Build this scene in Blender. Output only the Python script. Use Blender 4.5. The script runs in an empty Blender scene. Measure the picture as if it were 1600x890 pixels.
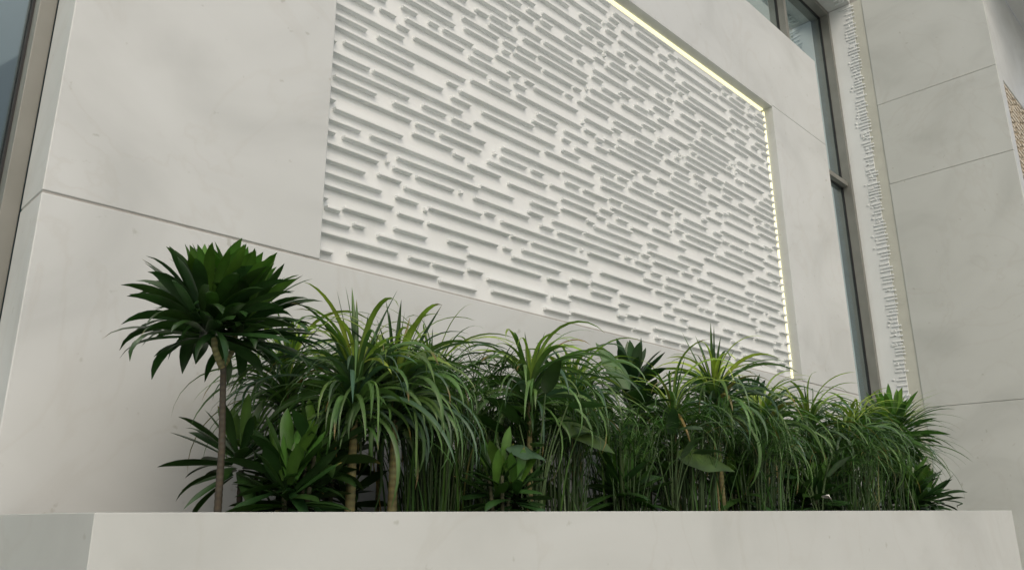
import bpy, math, random
from mathutils import Vector, Matrix
R = math.radians
rnd = random.Random(11)
C = bpy.context.scene.collection
CZ = 1.62                       # eye height; heights below are given from the eye and lifted by CZ

# ------------------------------------------------------------------ camera, sky, sun, exposure
cam = bpy.data.cameras.new('camera')
co = bpy.data.objects.new('camera', cam); C.objects.link(co)
m = Matrix(((0.7035507, -0.1964751, -0.6829450), (-0.7106140, -0.2034933, -0.6735119), (-0.0066463, 0.9591601, -0.2827857)))
co.matrix_world = Matrix.Translation((0, 0, CZ)) @ m.to_4x4()
cam.sensor_width = 36; cam.lens = 36 * 1218.3 / 1600; cam.clip_start = .05; cam.clip_end = 3000
sc = bpy.context.scene; sc.camera = co
w = bpy.data.worlds.new('World'); sc.world = w; w.use_nodes = True
nt = w.node_tree
sky = nt.nodes.new('ShaderNodeTexSky'); sky.sky_type = 'NISHITA'; sky.sun_disc = False
SUN_DIR = Vector((-.55, -1.0, 1.15)).normalized()
sky.sun_elevation = math.asin(SUN_DIR.z); sky.sun_rotation = math.atan2(SUN_DIR.x, SUN_DIR.y)
sky.dust_density = 6; sky.air_density = 1.0; sky.ozone_density = .6
nt.nodes['Background'].inputs[1].default_value = .15
nt.links.new(sky.outputs[0], nt.nodes['Background'].inputs[0])
sl = bpy.data.lights.new('sun', 'SUN'); sl.energy = .75; sl.angle = R(70); sl.color = (1, .97, .90)
so = bpy.data.objects.new('sun', sl); C.objects.link(so)
so.rotation_euler = (-SUN_DIR).to_track_quat('-Z', 'Y').to_euler()
sc.view_settings.view_transform = 'Standard'; sc.view_settings.look = 'None'
sc.view_settings.exposure = -0.19; sc.view_settings.gamma = 1; sc.view_settings.use_curve_mapping = False
sc.cycles.max_bounces = 8; sc.cycles.diffuse_bounces = 5

# ------------------------------------------------------------------ materials
def mat(name, col, rough=.6, metal=0, spec=.5):
    M = bpy.data.materials.new(name); M.use_nodes = True
    b = M.node_tree.nodes['Principled BSDF']
    b.inputs['Base Color'].default_value = (*col, 1); b.inputs['Roughness'].default_value = rough
    b.inputs['Metallic'].default_value = metal; b.inputs['Specular IOR Level'].default_value = spec
    return M
def noise_col(M, stops, scale, detail=5, bump=0, bscale=40, dist=.02, distort=0, stretch=(1, 1, 1), rough=None):
    t = M.node_tree; N = t.nodes; Lk = t.links; b = N['Principled BSDF']
    tc = N.new('ShaderNodeTexCoord'); mp = N.new('ShaderNodeMapping'); mp.inputs['Scale'].default_value = stretch
    Lk.new(tc.outputs['Object'], mp.inputs[0])
    n = N.new('ShaderNodeTexNoise'); n.inputs['Scale'].default_value = scale; n.inputs['Detail'].default_value = detail
    n.inputs['Distortion'].default_value = distort
    Lk.new(mp.outputs[0], n.inputs[0])
    r = N.new('ShaderNodeValToRGB'); e = r.color_ramp.elements
    e[0].position, e[0].color = stops[0][0], (*stops[0][1], 1)
    e[1].position, e[1].color = stops[-1][0], (*stops[-1][1], 1)
    for p, c in stops[1:-1]:
        x = e.new(p); x.color = (*c, 1)
    Lk.new(n.outputs[0], r.inputs[0]); Lk.new(r.outputs[0], b.inputs['Base Color'])
    if bump:
        n2 = N.new('ShaderNodeTexNoise'); n2.inputs['Scale'].default_value = bscale; n2.inputs['Detail'].default_value = 4
        Lk.new(tc.outputs['Object'], n2.inputs[0])
        bp = N.new('ShaderNodeBump'); bp.inputs['Strength'].default_value = bump; bp.inputs['Distance'].default_value = dist
        Lk.new(n2.outputs[0], bp.inputs['Height']); Lk.new(bp.outputs[0], b.inputs['Normal'])
    return r, mp, tc
def stone(name, k=1.0, warm=1.0):
    M = mat(name, (.5, .5, .48), .42, spec=.35)
    a = (.43*k, .457*k, .449*k*warm); b_ = (.49*k, .520*k, .513*k*warm); c = (.52*k, .552*k, .548*k*warm)
    r, mp, tc = noise_col(M, [(.3, a), (.5, b_), (.72, c)], 1.1, 9, .08, 90, .003, .9, (1, 1, 1.35))
    t = M.node_tree; N = t.nodes; Lk = t.links; b = N['Principled BSDF']
    # faint veins and small pits of the limestone
    n = N.new('ShaderNodeTexNoise'); n.inputs['Scale'].default_value = 1.1; n.inputs['Detail'].default_value = 9
    n.inputs['Distortion'].default_value = 1.6
    mp2 = N.new('ShaderNodeMapping'); mp2.inputs['Rotation'].default_value = (.3, .6, .2); mp2.inputs['Location'].default_value = (3.1, 1.7, 5)
    Lk.new(tc.outputs['Object'], mp2.inputs[0]); Lk.new(mp2.outputs[0], n.inputs[0])
    v = N.new('ShaderNodeValToRGB'); e = v.color_ramp.elements
    e[0].position = .475; e[0].color = (0, 0, 0, 1); e[1].position = .525; e[1].color = (0, 0, 0, 1)
    x = e.new(.5); x.color = (1, 1, 1, 1)
    Lk.new(n.outputs[0], v.inputs[0])
    big = N.new('ShaderNodeTexNoise'); big.inputs['Scale'].default_value = .9; Lk.new(tc.outputs['Object'], big.inputs[0])
    mu = N.new('ShaderNodeMath'); mu.operation = 'MULTIPLY'; Lk.new(v.outputs[0], mu.inputs[0]); Lk.new(big.outputs[0], mu.inputs[1])
    mu2 = N.new('ShaderNodeMath'); mu2.operation = 'MULTIPLY'; mu2.inputs[1].default_value = .24; Lk.new(mu.outputs[0], mu2.inputs[0])
    mx = N.new('ShaderNodeMix'); mx.data_type = 'RGBA'
    Lk.new(mu2.outputs[0], mx.inputs[0]); Lk.new(r.outputs[0], mx.inputs[6]); mx.inputs[7].default_value = (.36*k, .345*k, .30*k, 1)
    # slab-to-slab tone: a few pits
    pit = N.new('ShaderNodeTexNoise'); pit.inputs['Scale'].default_value = 16; pit.inputs['Detail'].default_value = 3
    Lk.new(tc.outputs['Object'], pit.inputs[0])
    pr = N.new('ShaderNodeValToRGB'); pr.color_ramp.elements[0].position = .24; pr.color_ramp.elements[1].position = .3
    pr.color_ramp.elements[0].color = (.8, .79, .76, 1)
    Lk.new(pit.outputs[0], pr.inputs[0])
    m2 = N.new('ShaderNodeMix'); m2.data_type = 'RGBA'; m2.blend_type = 'MULTIPLY'; m2.inputs[0].default_value = 1
    Lk.new(mx.outputs[2], m2.inputs[6]); Lk.new(pr.outputs[0], m2.inputs[7]); Lk.new(m2.outputs[2], b.inputs['Base Color'])
    return M
STONE = stone('limestone'); STONE_SIDE = stone('limestone_beige', 1.0, .96); STONE_BOX = stone('limestone_planter', .90, .98)
WHITE = mat('cast_white', (.66, .67, .655), .65); noise_col(WHITE, [(.3, (.615, .65, .645)), (.7, (.655, .692, .688))], 3, 5, .12, 120, .002)
CREAM = mat('cream_render', (.5, .47, .4), .8); noise_col(CREAM, [(.3, (.44, .455, .40)), (.7, (.50, .52, .455))], 6, 5, .2, 80, .004)
BROWN = mat('brown_carving', (.33, .25, .16), .8); noise_col(BROWN, [(.3, (.30, .25, .18)), (.45, (.40, .36, .28)), (.6, (.54, .52, .45))], 22, 5, .3, 60, .004)
JOINT = mat('joint_mortar', (.2, .19, .17), .9); noise_col(JOINT, [(.3, (.3, .3, .28)), (.7, (.38, .38, .36))], 20)
FRAME = mat('bronze_aluminium', (.17, .165, .15), .45, .3); noise_col(FRAME, [(.3, (.175, .18, .16)), (.7, (.205, .21, .19))], 5, 3)
GASKET = mat('black_gasket', (.015, .016, .017), .7)
FLOORM = mat('paving_stone', (.4, .39, .36), .6); noise_col(FLOORM, [(.3, (.48, .48, .44)), (.7, (.58, .58, .54))], .8, 8, .1, 30, .01)
SOIL = mat('soil', (.03, .022, .015), .95); noise_col(SOIL, [(.3, (.018, .013, .01)), (.7, (.06, .045, .03))], 30, 6, .8, 60, .03)
DARKROOM = mat('room_paint', (.12, .13, .13), .9); noise_col(DARKROOM, [(.3, (.22, .25, .25)), (.7, (.28, .31, .31))], 1.2)
def glass(name, tint, gl):
    M = bpy.data.materials.new(name); M.use_nodes = True; t = M.node_tree; N = t.nodes; Lk = t.links; N.clear()
    o = N.new('ShaderNodeOutputMaterial'); tr = N.new('ShaderNodeBsdfTransparent'); tr.inputs[0].default_value = (*tint, 1)
    g = N.new('ShaderNodeBsdfGlossy'); g.inputs['Roughness'].default_value = .02; g.inputs[0].default_value = (.86, .97, .99, 1)
    lw0 = N.new('ShaderNodeLayerWeight'); lw0.inputs[0].default_value = .5; lw1 = N.new('ShaderNodeMath'); lw1.operation = 'POWER'; lw1.inputs[1].default_value = 2; Lk.new(lw0.outputs['Facing'], lw1.inputs[0]); lw = N.new('ShaderNodeMath'); lw.operation = 'MULTIPLY'; lw.inputs[1].default_value = 1.35; Lk.new(lw1.outputs[0], lw.inputs[0])
    ad = N.new('ShaderNodeMath'); ad.operation = 'ADD'; ad.inputs[1].default_value = gl; ad.use_clamp = True
    nz = N.new('ShaderNodeTexNoise'); nz.inputs['Scale'].default_value = .7
    tc = N.new('ShaderNodeTexCoord'); Lk.new(tc.outputs['Object'], nz.inputs[0])
    bp = N.new('ShaderNodeBump'); bp.inputs['Strength'].default_value = .04; bp.inputs['Distance'].default_value = .02
    Lk.new(nz.outputs[0], bp.inputs['Height']); Lk.new(bp.outputs[0], g.inputs['Normal'])
    mx = N.new('ShaderNodeMixShader'); Lk.new(lw.outputs[0], ad.inputs[0]); Lk.new(ad.outputs[0], mx.inputs[0])
    Lk.new(tr.outputs[0], mx.inputs[1]); Lk.new(g.outputs[0], mx.inputs[2]); Lk.new(mx.outputs[0], o.inputs[0])
    return M
GLASS = glass('coated_glass', (.55, .66, .68), .07)
LED = bpy.data.materials.new('led_diffuser'); LED.use_nodes = True
_b = LED.node_tree.nodes['Principled BSDF']; _b.inputs['Base Color'].default_value = (.9, .87, .7, 1)
_b.inputs['Emission Color'].default_value = (1, .90, .50, 1); _b.inputs['Emission Strength'].default_value = 1.4
def leafmat(name, rough=.42, trans=.22):
    M = bpy.data.materials.new(name); M.use_nodes = True; t = M.node_tree; N = t.nodes; Lk = t.links
    b = N['Principled BSDF']; o = N['Material Output']
    b.inputs['Roughness'].default_value = rough; b.inputs['Specular IOR Level'].default_value = .45
    at = N.new('ShaderNodeAttribute'); at.attribute_name = 'tint'
    tc = N.new('ShaderNodeTexCoord'); nz = N.new('ShaderNodeTexNoise'); nz.inputs['Scale'].default_value = 14; nz.inputs['Detail'].default_value = 4
    Lk.new(tc.outputs['Object'], nz.inputs[0])
    mr = N.new('ShaderNodeMapRange'); mr.inputs[1].default_value = .3; mr.inputs[2].default_value = .7; mr.inputs[3].default_value = .72; mr.inputs[4].default_value = 1.25
    Lk.new(nz.outputs[0], mr.inputs[0])
    mu = N.new('ShaderNodeVectorMath'); mu.operation = 'SCALE'; Lk.new(at.outputs['Color'], mu.inputs[0]); Lk.new(mr.outputs[0], mu.inputs['Scale'])
    Lk.new(mu.outputs[0], b.inputs['Base Color'])
    tl = N.new('ShaderNodeBsdfTranslucent')
    m2 = N.new('ShaderNodeVectorMath'); m2.operation = 'MULTIPLY'; m2.inputs[1].default_value = (1.1, 1.5, .5); Lk.new(mu.outputs[0], m2.inputs[0]); Lk.new(m2.outputs[0], tl.inputs[0])
    mx = N.new('ShaderNodeMixShader'); mx.inputs[0].default_value = trans
    Lk.new(b.outputs[0], mx.inputs[1]); Lk.new(tl.outputs[0], mx.inputs[2]); Lk.new(mx.outputs[0], o.inputs[0])
    return M
LEAF = leafmat('leaf'); GLOSSY_LEAF = leafmat('glossy_leaf', .33, .15)
BARK = leafmat('stem_bark', .8, 0.0)
PETAL = mat('white_petal', (.8, .8, .74), .5)

# ------------------------------------------------------------------ builders
class MB:
    def __init__(s): s.v = []; s.f = []; s.c = []
    def box(s, x0, x1, y0, y1, z0, z1):
        z0 += CZ; z1 += CZ; b = len(s.v)
        s.v += [(x0, y0, z0), (x1, y0, z0), (x1, y1, z0), (x0, y1, z0), (x0, y0, z1), (x1, y0, z1), (x1, y1, z1), (x0, y1, z1)]
        s.f += [tuple(b+i for i in q) for q in ((0, 3, 2, 1), (4, 5, 6, 7), (0, 1, 5, 4), (1, 2, 6, 5), (2, 3, 7, 6), (3, 0, 4, 7))]
        s.c += [(.5, .5, .5)] * 8
    def build(s, name, material, parent=None, bevel=0, smooth=False, origin=None):
        me = bpy.data.meshes.new(name)
        off = Vector(origin) if origin else Vector((0, 0, 0))
        if parent is not None: off = parent.location.copy()
        me.from_pydata([(a-off.x, b-off.y, c-off.z) for a, b, c in s.v], [], s.f)
        if len(s.c) == len(s.v):
            at = me.color_attributes.new('tint', 'FLOAT_COLOR', 'POINT')
            at.data.foreach_set('color', [k for c in s.c for k in (*c, 1.0)])
        me.materials.append(material)
        if smooth: me.polygons.foreach_set('use_smooth', [True] * len(me.polygons))
        me.update()
        o = bpy.data.objects.new(name, me); C.objects.link(o)
        if parent is not None: o.parent = parent
        else: o.location = off
        if bevel:
            md = o.modifiers.new('edge', 'BEVEL'); md.width = bevel; md.segments = 2; md.limit_method = 'ANGLE'
        return o
def tag(o, label=None, cat=None, group=None, kind=None):
    for k, v in (('label', label), ('category', cat), ('group', group), ('kind', kind)):
        if v: o[k] = v
    return o
def thing(name, label, cat, loc, group=None):
    o = bpy.data.objects.new(name, None); C.objects.link(o); o.location = loc; o.empty_display_size = .1
    return tag(o, label, cat, group)
G0 = -CZ     # ground level, measured from the eye

# ------------------------------------------------------------------ setting: ground
g = MB(); g.v = [(-400, -400, 0), (400, -400, 0), (400, 400, 0), (-400, 400, 0)]; g.f = [(0, 1, 2, 3)]; g.c = [(.5,)*3]*4
tag(g.build('ground', FLOORM), kind='structure')

# ------------------------------------------------------------------ the stone feature wall with its niche
WL, WR, WT = .655, 7.955, 4.905
NL, NR, NB, NT = 1.793, 6.715, 1.122, 3.848
fw = thing('stone_feature_wall', 'tall pale limestone wall block with a wide niche, standing in front of the windows', 'stone wall', ((WL+WR)/2, 3.1, 0))
gp = .005
b = MB(); b.box(WL, WR, 3.0, 3.27, G0, NB-gp); b.build('lower_slab', STONE, fw, .004)
b = MB(); b.box(WL, NL, 3.0, 3.27, NB+gp, WT); b.build('side_slab', STONE, fw, .004)
b = MB(); b.box(NR, WR, 3.0, 3.27, NB+gp, 3.862-.0025); b.build('side_slab', STONE, fw, .002)
b = MB(); b.box(NL+.001, WR, 3.0, 3.27, 3.862+.0025, WT); b.build('top_slab', STONE, fw, .003)
b = MB(); b.box(WL+.003, WR-.003, 3.005, 3.268, NB-gp, NB+gp); b.box(NR+.003, WR-.003, 3.006, 3.268, 3.8595, 3.8645)
b.build('joint', JOINT, fw)
b = MB(); b.box(NL, NR, 3.15, 3.27, NB+gp, 3.8645); b.build('niche_back', CREAM, fw)
b = MB(); b.box(NL, NR, 3.0, 3.15, 3.848, 3.8640); b.build('niche_soffit', STONE, fw)

# ------------------------------------------------------------------ the relief panel
PL, PR, PB, PT, PY = NL+.004, NR-.062, NB+.008, NT-.062, 3.078
rp = thing('relief_panel', 'wide white cast panel covered in staggered raised bars, set in the wall niche', 'relief panel', ((PL+PR)/2, PY, CZ+PB))
b = MB(); b.box(PL, PR, PY, PY+.03, PB, PT); b.build('panel_board', WHITE, rp)
b = MB()
pitch = .0715; n = int((PT-PB-.10)/pitch); H = .0135; D = .029
def bar(b, x0, x1, z, h=H, d=D):
    # front tapers a little so that the edges look cast
    z0 = z+CZ; k = len(b.v); t = .003; y0 = PY; y1 = PY-d
    b.v += [(x0-t, y0, z0-t), (x1+t, y0, z0-t), (x1+t, y0, z0+h+t), (x0-t, y0, z0+h+t), (x0, y1, z0), (x1, y1, z0), (x1, y1, z0+h), (x0, y1, z0+h)]
    b.f += [tuple(k+i for i in q) for q in ((4, 5, 6, 7), (0, 1, 5, 4), (1, 2, 6, 5), (2, 3, 7, 6), (3, 0, 4, 7))]
    b.c += [(.5,)*3]*8
rr = random.Random(5)
grid = .0220; rows = int((PT-PB-.09)/grid); used = {}
def fits(r, x0, x1):
    for q in range(r-2, r+3):
        m = .024 if q == r else .008
        if abs(q-r) == 2: m = -.012
        for a, c in used.get(q, ()):
            if x0 < c+m and x1 > a-m: return False
    return True
for tries, lo, hi in ((750, .42, .72), (3000, .2, .36), (9000, .10, .19), (6000, .06, .09), (900, .02, .022)):
    for _ in range(tries):
        r = rr.randint(0, rows); L = rr.uniform(lo, hi); x0 = PL + rr.uniform(-.25, PR-PL); x1 = x0+L
        x0 = max(x0, PL+.001); x1 = min(x1, PR-.002)
        if x1-x0 < .02 or not fits(r, x0, x1): continue
        used.setdefault(r, []).append((x0, x1))
        bar(b, x0, x1, PB+.06+r*grid+rr.uniform(-.0015, .0015), H if L > .03 else .02, D*rr.uniform(.93, 1.05) if L > .03 else D*.8)
b.build('raised_bars', WHITE, rp, .0025)

# LED strips in the gap between panel and niche
b = MB(); b.box(NL+.02, NR-.02, 3.088, 3.128, NT-.012, NT-.002)
tag(b.build('led_strip', LED, origin=(4.2, 3.1, CZ+NT)), 'glowing warm yellow light strip running along the top of the niche', 'light strip', 'light strips round the relief panel')
b = MB(); b.box(NR-.012, NR-.002, 3.086, 3.112, NB+.03, NT-.03)
tag(b.build('led_strip', LED, origin=(NR, 3.1, CZ+NB)), 'glowing light strip standing upright at the niche edge beside the relief panel', 'light strip', 'light strips round the relief panel')

# ------------------------------------------------------------------ windows
HT = 6.37; FY = 3.285
def box_part(name, material, parent, *d, bevel=.002):
    b = MB(); b.box(*d); return b.build(name, material, parent, bevel)
wl = thing('tall_window', 'tall dark tinted window with bronze frame at the left end of the stone wall', 'window', (-1.2, FY, 0), 'tall windows behind the stone wall')
box_part('frame', FRAME, wl, .594, .655, FY, 3.46, G0, HT+.06)
box_part('frame', FRAME, wl, -3.0, -2.94, FY, 3.46, G0, HT+.06)
box_part('frame', FRAME, wl, -2.94, .594, FY, 3.46, HT, HT+.06)
box_part('transom', FRAME, wl, -2.94, .594, FY+.06, 3.46, 1.10, 1.155)
b = MB()
for z0, z1 in ((1.155, 1.163), (1.092, 1.10)): b.box(-2.94, .594, FY+.075, 3.44, z0, z1)
b.box(.586, .594, FY+.09, 3.44, G0, 1.092); b.box(.586, .594, FY+.09, 3.44, 1.163, HT)
b.build('gasket', GASKET, wl)
box_part('pane', GLASS, wl, -2.94, .586, 3.40, 3.412, 1.163, HT, bevel=0)
box_part('pane', GLASS, wl, -2.94, .586, 3.40, 3.412, G0+.05, 1.092, bevel=0)
SX = 9.42
wr = thing('tall_window', 'tall grey green window with bronze frame between the stone block and the side wall', 'window', (5, FY, 0), 'tall windows behind the stone wall')
box_part('frame', FRAME, wr, SX-.06, SX-.002, FY, 3.46, G0, HT+.06)
box_part('frame', FRAME, wr, .66, SX-.06, FY, 3.46, HT, HT+.06)
for x in (8.035, 5.4, 2.8): box_part('mullion', FRAME, wr, x, x+.062, FY+.02, 3.46, G0, HT)
segs = ((.66, 2.8), (2.862, 5.4), (5.462, 8.035), (8.097, SX-.06))
for x0, x1 in segs: box_part('transom', FRAME, wr, x0, x1, FY+.04, 3.46, 3.905, 3.965)
for x0, x1 in segs:
    for z0, z1 in ((G0+.05, 3.905), (3.965, HT)):
        p = box_part('pane', GLASS, wr, x0, x1, 3.40, 3.412, z0, z1, bevel=0)
        b = MB(); b.box(x0, x0+.01, 3.385, 3.399, z0, z1); b.box(x1-.01, x1, 3.385, 3.399, z0, z1); b.box(x0+.01, x1-.01, 3.385, 3.399, z1-.01, z1)
        b.build('gasket', GASKET, wr)
# the room behind the glass
b = MB(); b.box(-3, SX, 7.0, 7.2, G0, 8)
tag(b.build('wall_room', DARKROOM), kind='structure')
b = MB(); b.box(-3, SX, 3.47, 7.0, HT+.06, HT+.2)
tag(b.build('ceiling_room', DARKROOM), kind='structure')

# ------------------------------------------------------------------ side wall
sw = thing('side_wall', 'pale beige stone side wall with thin joints at right angles to the feature wall', 'stone wall', (SX+.3, 2.2, 0))
b = MB(); zs = [G0, 1.113, 3.805, 4.868, 8.4]
for z0, z1 in zip(zs, zs[1:]): b.box(SX, SX+.05, 1.55, 2.86, z0+.002, z1-.002)
b.build('cladding', STONE_SIDE, sw, .003)
b = MB(); b.box(SX+.05, SX+.5, 1.60, 3.5, G0, 8.4); b.build('wall_core', JOINT, sw)
b = MB(); b.box(SX+.008, SX+.05, 2.86, 3.0, G0, HT+.06); b.build('recessed_strip', CREAM, sw)
b = MB(); b.box(SX, SX+.05, 3.0, 3.47, G0, HT+.06); b.build('window_jamb', WHITE, sw, .003)
b = MB(); rr = random.Random(3); z = G0+.05
while z < HT:
    y1 = 3.11 - rr.choice([0, 0, .02, .035]); y0 = 2.965 + rr.choice([0, 0, .015, .03])
    h = .021
    if rr.random() < .35:
        ym = rr.uniform(y0+.04, y1-.04); b.box(SX-.010, SX-.001, ym+.012, y1, z+rr.uniform(-.012, .012), z+h+.004); y1 = ym
    b.box(SX-.010, SX-.001, y0, y1, z, z+h)
    if rr.random() < .3: b.box(SX-.010, SX-.001, y1+.02, y1+.045, z+.01, z+h+.014)
    z += rr.choice([.038, .042, .048, .06])
b.build('carved_band', WHITE, sw, .008)
# the turned end of the side wall, facing the viewer, with a brown carved panel
b = MB(); b.box(SX+.05, SX+.235, 1.55, 1.60, G0, 6.5); b.box(SX+.235, 13.5, 1.55, 1.60, 4.77, 6.5); b.build('end_face', STONE, sw, .006)
b = MB(); b.box(SX+.235, 13.5, 1.585, 1.60, G0, 4.77)
rr = random.Random(8); z = G0
while z < 4.74:
    x = SX+.245+rr.uniform(0, .08)
    while x < 13.4:
        L = rr.uniform(.05, .3); b.box(x, min(x+L, 13.48), 1.553, 1.586, z, z+.03); x += L+rr.uniform(.03, .12)
    z += .062
b.build('carved_panel', BROWN, sw)
b = MB(); b.box(SX+.05, 13.5, .2, 1.55, 6.5, 6.7); b.build('eaves', STONE, sw)

# lintel over the windows
lt = thing('window_lintel', 'pale beam above the tall windows with a carved band under it', 'lintel', (3, 3.2, CZ+HT))
b = MB(); b.box(-4, SX, 3.0, 3.47, HT+.062, 8.4); b.build('beam', STONE, lt, .004)
b = MB(); rr = random.Random(4); x = 4.5
while x < SX-.12:
    L = rr.choice([.04, .06, .06, .1]); y0 = 3.01+rr.choice([0, 0, .02]); b.box(x, x+.022, y0, y0+rr.choice([.06, .1, .12]), HT+.035, HT+.0615); x += .046
b.build('carved_band', WHITE, lt, .003)
lw = thing('end_wall', 'pale wall closing the left end of the tall window', 'stone wall', (-4, 3.2, 0))
b = MB(); b.box(-6, -3.002, 3.0, 3.5, G0, 8.4); b.build('wall', STONE, lw, .004)

# ------------------------------------------------------------------ planter
QL, QR, QF, QT = .637, 8.385, 1.95, .012
pt = thing('stone_planter', 'long pale stone planter box along the foot of the feature wall', 'planter', ((QL+QR)/2, 2.4, 0))
b = MB(); T = .06
for z in (0, QT+CZ):
    b.v += [(QL, QF, z), (QR, QF, z), (QR, 2.997, z), (QL, 2.997, z), (QL+T, QF+T, z), (QR-T, QF+T, z), (QR-T, 2.997, z), (QL+T, 2.997, z)]
b.f = [(0, 1, 9, 8), (1, 2, 10, 9), (3, 0, 8, 11), (5, 4, 12, 13), (6, 5, 13, 14), (4, 7, 15, 12), (2, 6, 14, 10), (7, 3, 11, 15),
       (8, 9, 13, 12), (9, 10, 14, 13), (11, 8, 12, 15)]
b.c = [(.5,)*3]*16
b.build('box_walls', STONE_BOX, pt, .002)
b = MB(); b.box(QL+.06, QR-.06, QF+.0605, 2.998, -.3, -.045); b.build('soil', SOIL, pt)
SZ = -.045

# ------------------------------------------------------------------ plants
def clampv(x, y, z):
    y = min(y, 2.985)
    if z < .06: y = max(y, 2.03)
    x = max(x, .70) if z < .05 else x
    return (x, y, max(z, SZ+.005))
def LANCE(t):
    return .03 if t >= 1 else (.42 + .58*math.sin(math.pi/2*min(1, t/.58))**1.3) * (1 if t < .6 else max(0, 1-((t-.6)/.4)**2.1))
STRAP = lambda t: (.55+.45*min(1, t*5)) * (1-t**3.2)**.9 + .015
def BROAD(t):
    return max(.01, math.sin(math.pi*t**.72)**.85) if 0 < t < 1 else .02
def leaf(M, base, az, el, L, W, droop, prof, col, segs=9, fold=.3, roll=0, curl=0, power=1.4, wave=0):
    x, y, z = base; k = len(M.v); ds = L/segs; ph = rnd.uniform(0, 6)
    tips = W < .075 and rnd.random() < (.10 if W < .03 else .035)
    if W < .03 and rnd.random() < .02: col = (.17*rnd.uniform(.6, 1.1), .12, .04)
    for i in range(segs+1):
        t = i/segs; e = el - droop*t**power; a = az + curl*t
        d = Vector((math.cos(e)*math.cos(a), math.cos(e)*math.sin(a), math.sin(e)))
        s = Vector((-math.sin(a), math.cos(a), 0)); nn = s.cross(d)
        ro = roll + .5*curl*t
        s2 = s*math.cos(ro) + nn*math.sin(ro); n2 = nn*math.cos(ro) - s*math.sin(ro)
        w = W*prof(t)/2; up = -n2*fold*w
        wv = n2*(wave*w*math.sin(ph+t*11))
        P = Vector((x, y, z))
        M.v += [clampv(*(P - s2*w - up + wv)), clampv(*P), clampv(*(P + s2*w - up - wv))]
        c = col if not (tips and t > .9) else (.16, .12, .04)
        mid = tuple(min(1, q*1.25) for q in c)
        M.c += [c, mid, c]
        if i:
            q = k+3*i
            M.f += [(q-3, q-2, q+1, q), (q-2, q-1, q+2, q+1)]
        x += d.x*ds; y += d.y*ds; z += d.z*ds
        if z < SZ+.01: z = SZ+.01
    return (x, y, z)
def vary(c, s=.25):
    k = 1+rnd.uniform(-s, s); h = rnd.uniform(-.1, .12)
    return (c[0]*k*(1+h), c[1]*k, c[2]*k*(1-h))
def tube(M, pts, r0, r1, col, n=9, rings=0, ringcol=None, ringstep=.012):
    # resample with rings: nodes of the cane
    out = []
    L = [0]
    for a, b in zip(pts, pts[1:]): L.append(L[-1]+(Vector(b)-Vector(a)).length)
    tot = L[-1]; steps = max(2, int(tot/ringstep)) if rings else len(pts)*3
    k = len(M.v)
    for i in range(steps+1):
        u = tot*i/steps
        j = max(0, min(len(L)-2, next((q for q in range(len(L)-1) if L[q+1] >= u-1e-9), len(L)-2)))
        f = (u-L[j])/max(1e-9, L[j+1]-L[j]); P = Vector(pts[j]).lerp(Vector(pts[j+1]), f)
        T = (Vector(pts[j+1])-Vector(pts[j])).normalized(); A = T.orthogonal().normalized() if abs(T.z) < .9 else (Vector((1, 0, 0))-T*T.x).normalized(); B = T.cross(A)
        r = r0+(r1-r0)*i/steps
        c = col
        if rings and i % 2: r *= .93; c = ringcol or col
        for q in range(n):
            a = 2*math.pi*q/n; v = P+(A*math.cos(a)+B*math.sin(a))*r; M.v.append(tuple(v)); M.c.append(vary(c, .12))
        if i:
            for q in range(n):
                M.f.append((k+(i-1)*n+q, k+(i-1)*n+(q+1) % n, k+i*n+(q+1) % n, k+i*n+q))
PI = math.pi
DK = (.018, .048, .012); MD = (.035, .085, .018); ST = (.065, .13, .035); YG = (.17, .25, .04); GB = (.05, .10, .055)
def Z(M):            # lift a mesh drawn from eye level to world heights
    M.v = [(a, b, c+CZ) for a, b, c in M.v]; return M
def plant(name, label, cat, x, y, group): return thing(name, label, cat, (x, y, CZ+SZ), group)
def rosette(M, c, n, L, W, lo=-25, hi=82, droop=(.5, 1.2), col=MD, inner=YG, prof=LANCE, spread=.03, innerfrac=.2, wave=0, fold=.3, azc=None):
    for i in range(n):
        t = (i+.5)/n                       # 0 outermost .. 1 innermost
        el = R(lo+(hi-lo)*t**1.05)+rnd.uniform(-.13, .13)
        az = i*2.39996+rnd.uniform(-.35, .35)
        ll = L*(rnd.uniform(.82, 1.12))*(1-.25*max(0, t-.55)/.45)
        cc = vary(inner if t > 1-innerfrac else col)
        h = spread*(1-t)
        leaf(M, (c[0]+math.cos(az)*spread*.35, c[1]+math.sin(az)*spread*.35, c[2]-h+spread*t*1.2), az, el, ll, W*rnd.uniform(.8, 1.15),
             rnd.uniform(*droop)*(1.1-.75*t), prof, cc, fold=fold, roll=rnd.uniform(-.6, .6), curl=rnd.uniform(-.35, .35), wave=wave, power=rnd.uniform(1.6, 3.2))

# --- tall dracaena at the left end
p = plant('dracaena_plant', 'tallest plant, dark broad-leaved crown on a bare ringed cane at the left end', 'plant', 1.11, 2.35, 'dracaena plants in the stone planter')
M = MB(); tube(M, [(1.116, 2.35, SZ), (1.108, 2.35, .2), (1.090, 2.35, .42), (1.086, 2.35, .46)], .0125, .0095, (.06, .055, .038), rings=1, ringcol=(.045, .038, .028), ringstep=.009)
tube(M, [(1.083, 2.35, .45), (1.05, 2.34, .50), (1.03, 2.33, .585)], .011, .009, (.17, .17, .07), rings=1, ringcol=(.09, .09, .04), ringstep=.008)
tube(M, [(1.083, 2.35, .45), (1.12, 2.37, .51), (1.135, 2.38, .60)], .011, .009, (.17, .17, .07), rings=1, ringcol=(.09, .09, .04), ringstep=.008)
Z(M).build('trunk', BARK, p, smooth=True)
M = MB()
rosette(M, (1.01, 2.33, .585), 104, .27, .040, -4, 80, (.7, 2.2), DK, (.05, .12, .018), spread=.05, innerfrac=.3)
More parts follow.
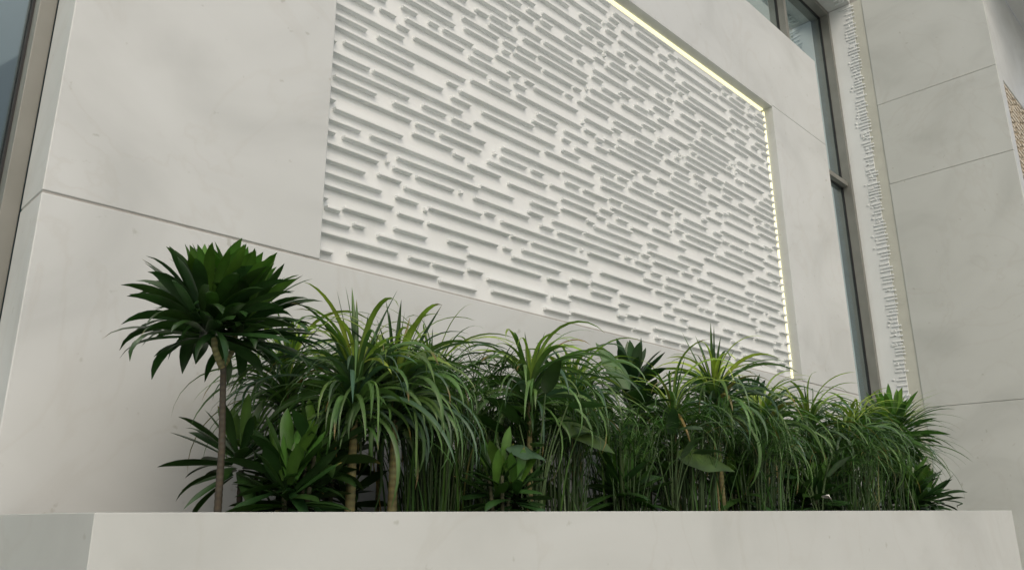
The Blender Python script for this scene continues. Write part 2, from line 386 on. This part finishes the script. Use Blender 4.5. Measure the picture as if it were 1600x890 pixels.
rosette(M, (1.145, 2.39, .60), 100, .27, .039, -4, 80, (.7, 2.2), DK, (.045, .11, .016), spread=.05, innerfrac=.3)
Z(M).build('crown', GLOSSY_LEAF, p, smooth=True)
# --- small dracaena beneath it
p = plant('dracaena_plant', 'short dark dracaena on a thin cane under the tallest crown', 'plant', 1.27, 2.52, 'dracaena plants in the stone planter')
M = MB(); tube(M, [(1.27, 2.52, SZ), (1.262, 2.52, .15)], .011, .009, (.06, .05, .035), rings=1, ringcol=(.03, .025, .02), ringstep=.01)
tube(M, [(1.30, 2.50, SZ), (1.31, 2.50, .14)], .008, .007, (.06, .05, .035), rings=1, ringcol=(.03, .025, .02), ringstep=.01)
Z(M).build('trunk', BARK, p, smooth=True)
M = MB(); rosette(M, (1.24, 2.50, .175), 44, .22, .036, -30, 75, (.5, 1.4), DK, (.05, .11, .02), spread=.05)
Z(M).build('crown', GLOSSY_LEAF, p, smooth=True)

def broadleaf(label, x, y, top, n=26, L=.24, W=.055, col=DK, inner=(.05, .12, .02), name='broadleaf_plant', group='broad-leaved plants in the stone planter'):
    p = plant(name, label, 'plant', x, y, group)
    M = MB()
    for k in range(3):
        a = rnd.uniform(0, 6); tube(M, [(x+.03*math.cos(a), y+.03*math.sin(a), SZ), (x+.05*math.cos(a), y+.05*math.sin(a), top*.55)], .009, .007, (.06, .07, .03), n=7, rings=1, ringcol=(.035, .04, .02))
    Z(M).build('stem', BARK, p, smooth=True)
    M = MB()
    for k in range(4):
        f = (.4, .6, .8, 1.0)[k]
        rosette(M, (x+rnd.uniform(-.07, .07), y+rnd.uniform(-.07, .07), max(.06, top*f-L*.75)), n, L, W, -30 if k < 3 else -10, 84, (.3, 1.3), col, inner, spread=.05, innerfrac=.25)
    Z(M).build('foliage', GLOSSY_LEAF, p, smooth=True)
    return p
def strappy(label, x, y, crown, n=60, L=.52, W=.024, col=ST, inner=YG, trunks=((0, 0),), sprouts=7, sproutL=.30, group='strap-leaved plants in the stone planter', droop=(1.9, 3.0), tr=.02, lean=(0, 0)):
    p = plant('strap_leaf_plant', label, 'plant', x, y, group)
    M = MB(); cr = []
    for dx, dy in trunks:
        bx, by = x+dx, y+dy; c = (bx+lean[0]+rnd.uniform(-.01, .01), by+lean[1], crown)
        tube(M, [(bx, by, SZ), (bx, by, .02), (bx+lean[0]*.4, by+lean[1]*.4, crown*.5), c], tr, tr*.6, (.16, .15, .06), rings=1, ringcol=(.10, .095, .04), ringstep=.011); cr.append(c)
    Z(M).build('trunk', BARK, p, smooth=True)
    M = MB()
    for c in cr:
        n2 = int(n*2.3)
        for i in range(n2):
            t = (i+.5)/n2; az = i*2.39996+rnd.uniform(-.4, .4)
            el = R(12+68*t)+rnd.uniform(-.15, .15)
            leaf(M, (c[0]+.01*math.cos(az), c[1]+.01*math.sin(az), c[2]-.13*(1-t)), az, el, L*rnd.uniform(.6, 1.15), W*rnd.uniform(.4, 1.0), rnd.uniform(*droop)*(1.0-.15*t), STRAP,
                 vary(inner if t > .85 else col if rnd.random() < .7 else GB), segs=11, fold=.35, roll=rnd.uniform(-.9, .9), curl=rnd.uniform(-.6, .6), power=rnd.uniform(.75, 1.6))
        for i in range(n//2):            # older leaves lower on the stem
            az = rnd.uniform(0, 2*PI); zz = crown*rnd.uniform(.55, .8)
            leaf(M, (c[0], c[1], zz), az, rnd.uniform(.1, .9), L*rnd.uniform(.4, .8), W*rnd.uniform(.5, .9), rnd.uniform(1.0, 2.4), STRAP, vary(DK if rnd.random() < .5 else MD), segs=9, fold=.35, roll=rnd.uniform(-.6, .6), curl=rnd.uniform(-.4, .4))
        for i in range(sprouts):
            az = rnd.uniform(0, 2*PI)
            leaf(M, (c[0], c[1], c[2]-.02), az, R(rnd.uniform(66, 90)), sproutL*rnd.uniform(.6, 1.15), W*.75*rnd.uniform(.7, 1.1), rnd.uniform(.02, .35), STRAP, vary(DK if i % 2 else MD), fold=.5, roll=rnd.uniform(-.8, .8))
    Z(M).build('foliage', LEAF, p, smooth=True)
    return p
def sedge(label, x, y, top, n=34, spread=.13, L=.2, col=MD):
    n = int(n*1.5)
    p = plant('sedge_plant', label, 'grass plant', x, y, 'fine-leaved sedges in the stone planter')
    S = MB(); F = MB()
    for i in range(n):
        a = rnd.uniform(0, 2*PI); r = spread*math.sqrt(rnd.random()); bx, by = x+r*math.cos(a), y+r*math.sin(a)*.8
        h = top*rnd.uniform(.5, 1.0); lean = rnd.uniform(.05, .28)
        tx, ty = bx+math.cos(a)*lean*h, min(2.93, by+math.sin(a)*lean*h)
        tube(S, [(bx, by, SZ), ((bx*2+tx)/3, (by*2+ty)/3, h*.45), (tx, ty, h)], .0038, .0026, vary((.03, .06, .02)), n=5)
        for k in range(11):
            az = k*2.4+rnd.uniform(-.3, .3)
            leaf(F, (tx, ty, h), az, R(rnd.uniform(0, 60)), L*rnd.uniform(.6, 1.2), .0062, rnd.uniform(.6, 1.9), STRAP, vary(col, .35), segs=6, fold=.2)
    for i in range(int(n*1.2)):
        a = rnd.uniform(0, 2*PI); leaf(F, (x+rnd.uniform(-spread, spread), y+rnd.uniform(-spread, spread), SZ), a, R(rnd.uniform(68, 88)), top*rnd.uniform(.6, 1.15), .008, rnd.uniform(.2, 1.3), STRAP, vary(col, .35), segs=10, power=2)
    Z(S).build('stems', BARK, p, smooth=True); Z(F).build('blades', LEAF, p, smooth=True)
    return p
def lily(label, x, y, leaves, flower=None, extra=7, name='broadleaf_lily', h=.35):
    p = plant(name, label, 'plant', x, y, 'broad-leaved lilies in the stone planter')
    S = MB(); F = MB()
    for i in range(extra):
        a = rnd.uniform(0, 2*PI); hh = h*rnd.uniform(.5, 1.1); r = rnd.uniform(.05, .14)
        leaves = leaves + [((x+r*math.cos(a), y+r*math.sin(a), hh), math.degrees(a), rnd.uniform(-10, 55), rnd.uniform(.16, .24), rnd.uniform(.055, .085), rnd.uniform(.5, 1.2), rnd.uniform(-.5, .5), vary(DK, .3))]
    for (bp, az, el, L, W, dr, roll, col) in leaves:
        tube(S, [(x+rnd.uniform(-.02, .02), y+rnd.uniform(-.02, .02), SZ), ((x+bp[0])/2, (y+bp[1])/2, bp[2]*.6), bp], .004, .003, (.05, .09, .03), n=5)
        leaf(F, bp, R(az), R(el), L, W, dr, BROAD, col, segs=12, fold=.22, roll=roll, wave=.08)
    Z(S).build('stalks', BARK, p, smooth=True); Z(F).build('leaves', GLOSSY_LEAF, p, smooth=True)
    if flower:
        fx, fy, fz = flower
        W_ = MB(); leaf(W_, (fx, fy, fz), R(200), R(25), .12, .07, .9, BROAD, (.8, .8, .75), segs=8, fold=.8, roll=.5)
        Z(W_).build('flower', PETAL, p, smooth=True)
        S2 = MB(); tube(S2, [(x, y, SZ), ((x+fx)/2, (y+fy)/2, fz*.5), (fx, fy, fz)], .003, .0025, (.05, .09, .03), n=5); Z(S2).build('flower_stalk', BARK, p)
    return p

OL = (.042, .075, .018)
strappy('arching strap-leaved plant with pale green leaves just right of the tallest crown', 1.50, 2.68, .52, 60, .46, .022, trunks=((0, 0),), sprouts=4, sproutL=.2, tr=.012)
broadleaf('dark broad-leaved plant between the tallest cane and the two pale trunks', 1.335, 2.28, .34, 20, .2, .045)
strappy('large drooping strap-leaved plant on two thick pale trunks with upright spikes', 1.55, 2.3, .46, 62, .46, .026, trunks=((0, 0), (.175, 0)), sprouts=9, sproutL=.34, tr=.019)
broadleaf('low broad-leaved plant behind the two pale trunks', 1.72, 2.72, .40, 16, .2, .045)
sedge('dense fine-bladed sedge right of the two pale trunks', 2.02, 2.42, .56, 46, .16, .2)
sedge('looser fine-bladed sedge behind the curled round leaf', 2.33, 2.62, .60, 40, .16, .2)
strappy('strap-leaved plant with yellow green heart and a few short spikes, in the middle left', 2.43, 2.3, .56, 56, .46, .024, sprouts=7, sproutL=.26, tr=.016)
lily('lily with one big olive leaf pointing down right and a curled round leaf', 2.36, 2.20,
     [((2.46, 2.16, .385), -22, -20, .30, .13, .35, -.9, OL), ((2.13, 2.14, .24), -30, 5, .17, .10, .9, -.6, vary(GB))], h=.45)
broadleaf('dark broad-leaved plant under the middle strap leaves', 2.62, 2.55, .46, 18, .22, .05)
strappy('strap-leaved plant with thin arching leaves beside the upright pointed leaf', 2.95, 2.5, .58, 52, .5, .02, sprouts=3, sproutL=.2, tr=.014)
sedge('fine-bladed sedge under the upright pointed leaf', 3.0, 2.25, .42, 30, .14, .18)
lily('tall lily with one upright pointed leaf rising above the others', 3.3, 2.45,
     [((3.30, 2.4, .62), 135, 58, .30, .10, .1, 1.3, vary(MD, .1)), ((3.4, 2.4, .56), 200, 20, .3, .10, .8, -.4, vary(DK))], h=.55)
p_ = broadleaf('dark dracaena rosette with stiff upright leaves right of the pointed leaf', 3.66, 2.6, .90, 26, .25, .06, (.018, .045, .02), (.03, .07, .03), name='dracaena_plant', group='dracaena plants in the stone planter')
lily('lily with one wide olive leaf held flat under the tall yellow hearted plant', 3.33, 2.2,
     [((3.34, 2.17, .27), -12, 2, .42, .14, .5, -.95, OL)], h=.4)
strappy('strap-leaved plant with bright yellow green heart and tall thin spikes', 3.97, 2.3, .66, 60, .5, .028, inner=(.26, .36, .06), sprouts=9, sproutL=.38, tr=.018)
sedge('fine-bladed sedge left of the bright yellow hearted plant', 3.62, 2.3, .5, 34, .16, .2)
broadleaf('dark leafy plant behind the bright yellow hearted plant', 4.35, 2.72, .70, 18, .24, .055)
strappy('strap-leaved plant draping low right of the bright yellow hearted plant', 4.55, 2.32, .56, 52, .5, .026, sprouts=3, sproutL=.22, tr=.016)
broadleaf('compact dark rosette showing against the foot of the relief panel', 5.05, 2.6, .88, 24, .24, .055, (.018, .045, .02), (.04, .09, .02), name='dracaena_plant', group='dracaena plants in the stone planter')
lily('small lily with a white flower near the rim of the planter', 4.95, 2.2, [], (4.80, 2.06, .085), 9, h=.35)
strappy('strap-leaved plant with two short spikes below the window frame', 5.45, 2.42, .62, 58, .52, .026, sprouts=5, sproutL=.26, tr=.016)
sedge('fine-bladed sedge between the last strap-leaved plants', 5.75, 2.65, .6, 40, .2, .24)
strappy('dense strap-leaved plant hanging in front of the window foot', 6.0, 2.3, .60, 62, .52, .028, sprouts=2, sproutL=.2, tr=.016)
broadleaf('broad-leaved plant behind the last strap leaves', 6.35, 2.65, .62, 20, .26, .06)
sedge('thin-stemmed sedge crowding the rim left of the white flower', 4.25, 2.25, .46, 44, .2, .22)
strappy('low strap-leaved plant arching over the sedge left of the white flower', 4.75, 2.5, .50, 46, .5, .022, sprouts=2, tr=.012)
broadleaf('dark low leafy plant directly behind the white flower', 5.05, 2.3, .30, 18, .24, .05)
sedge('thin-stemmed sedge hugging the rim right of the white flower', 5.35, 2.2, .42, 44, .22, .22)
strappy('strap-leaved plant hanging low over the rim sedge under the last window', 5.65, 2.25, .50, 50, .5, .024, sprouts=0, tr=.014)
broadleaf('dark low leafy plant at the foot of the spiky crown nearest the side wall', 6.5, 2.2, .40, 24, .28, .055)
sedge('thin-stemmed sedge filling in below the spiky crown nearest the side wall', 6.2, 2.3, .5, 50, .26, .26)
broadleaf('dark low leafy plant under the fraying leaf tips at the right end', 7.2, 2.3, .42, 24, .30, .05)
broadleaf('dark low leafy plant filling the rim under the yellow green heart in the middle left', 2.15, 2.18, .26, 16, .18, .042)
broadleaf('low dark leafy plant at the rim between the two wide olive leaves', 2.98, 2.2, .28, 18, .2, .046)
strappy('fine strap-leaved plant fanning out behind the two curled lily leaves', 2.15, 2.6, .58, 50, .44, .016, sprouts=2, tr=.01)
strappy('fine strap-leaved plant arching low before the stiff dark rosette', 3.62, 2.35, .55, 44, .46, .018, sprouts=1, tr=.01)
broadleaf('low dark leafy plant between the thick pale trunks and the tallest cane', 1.44, 2.45, .33, 20, .22, .045)
strappy('narrow strap-leaved plant filling the gap behind the right-hand pale trunk', 1.95, 2.7, .50, 50, .42, .018, sprouts=1, tr=.01)
broadleaf('dark leafy plant behind the gap right of the yellow green heart in the middle left', 2.75, 2.8, .5, 20, .22, .045)
sedge('fine-bladed sedge below the big olive leaf pointing down right', 2.62, 2.3, .44, 26, .12, .18)
strappy('narrow strap-leaved plant leaning out behind the upright pointed leaf', 3.3, 2.75, .62, 46, .46, .018, sprouts=1, tr=.01)
broadleaf('dark low leafy plant right of the flat olive leaf', 4.15, 2.35, .36, 20, .24, .045)
p = plant('dracaena_plant', 'bright spiky dracaena crown on two thin canes nearest the side wall', 'plant', 6.8, 2.35, 'dracaena plants in the stone planter')
M = MB()
for dx, dy in ((0, 0), (.12, .05)): tube(M, [(6.82+dx, 2.33+dy, SZ), (6.80+dx, 2.33+dy, .3), (6.80+dx, 2.33+dy, .6)], .016, .012, (.07, .06, .04), rings=1, ringcol=(.035, .03, .02))
Z(M).build('trunk', BARK, p, smooth=True)
M = MB(); rosette(M, (6.80, 2.33, .64), 70, .36, .048, -30, 84, (.5, 1.3), MD, (.08, .17, .03), spread=.08, innerfrac=.35); rosette(M, (6.95, 2.42, .58), 60, .36, .045, -35, 75, (.6, 1.5), MD, ST, spread=.08)
Z(M).build('crown', LEAF, p, smooth=True)
strappy('last strap-leaved plant, its thin leaf tips fraying out at the right end', 7.15, 2.45, .56, 80, .62, .016, col=MD, sprouts=0, tr=.016, droop=(1.2, 2.2))
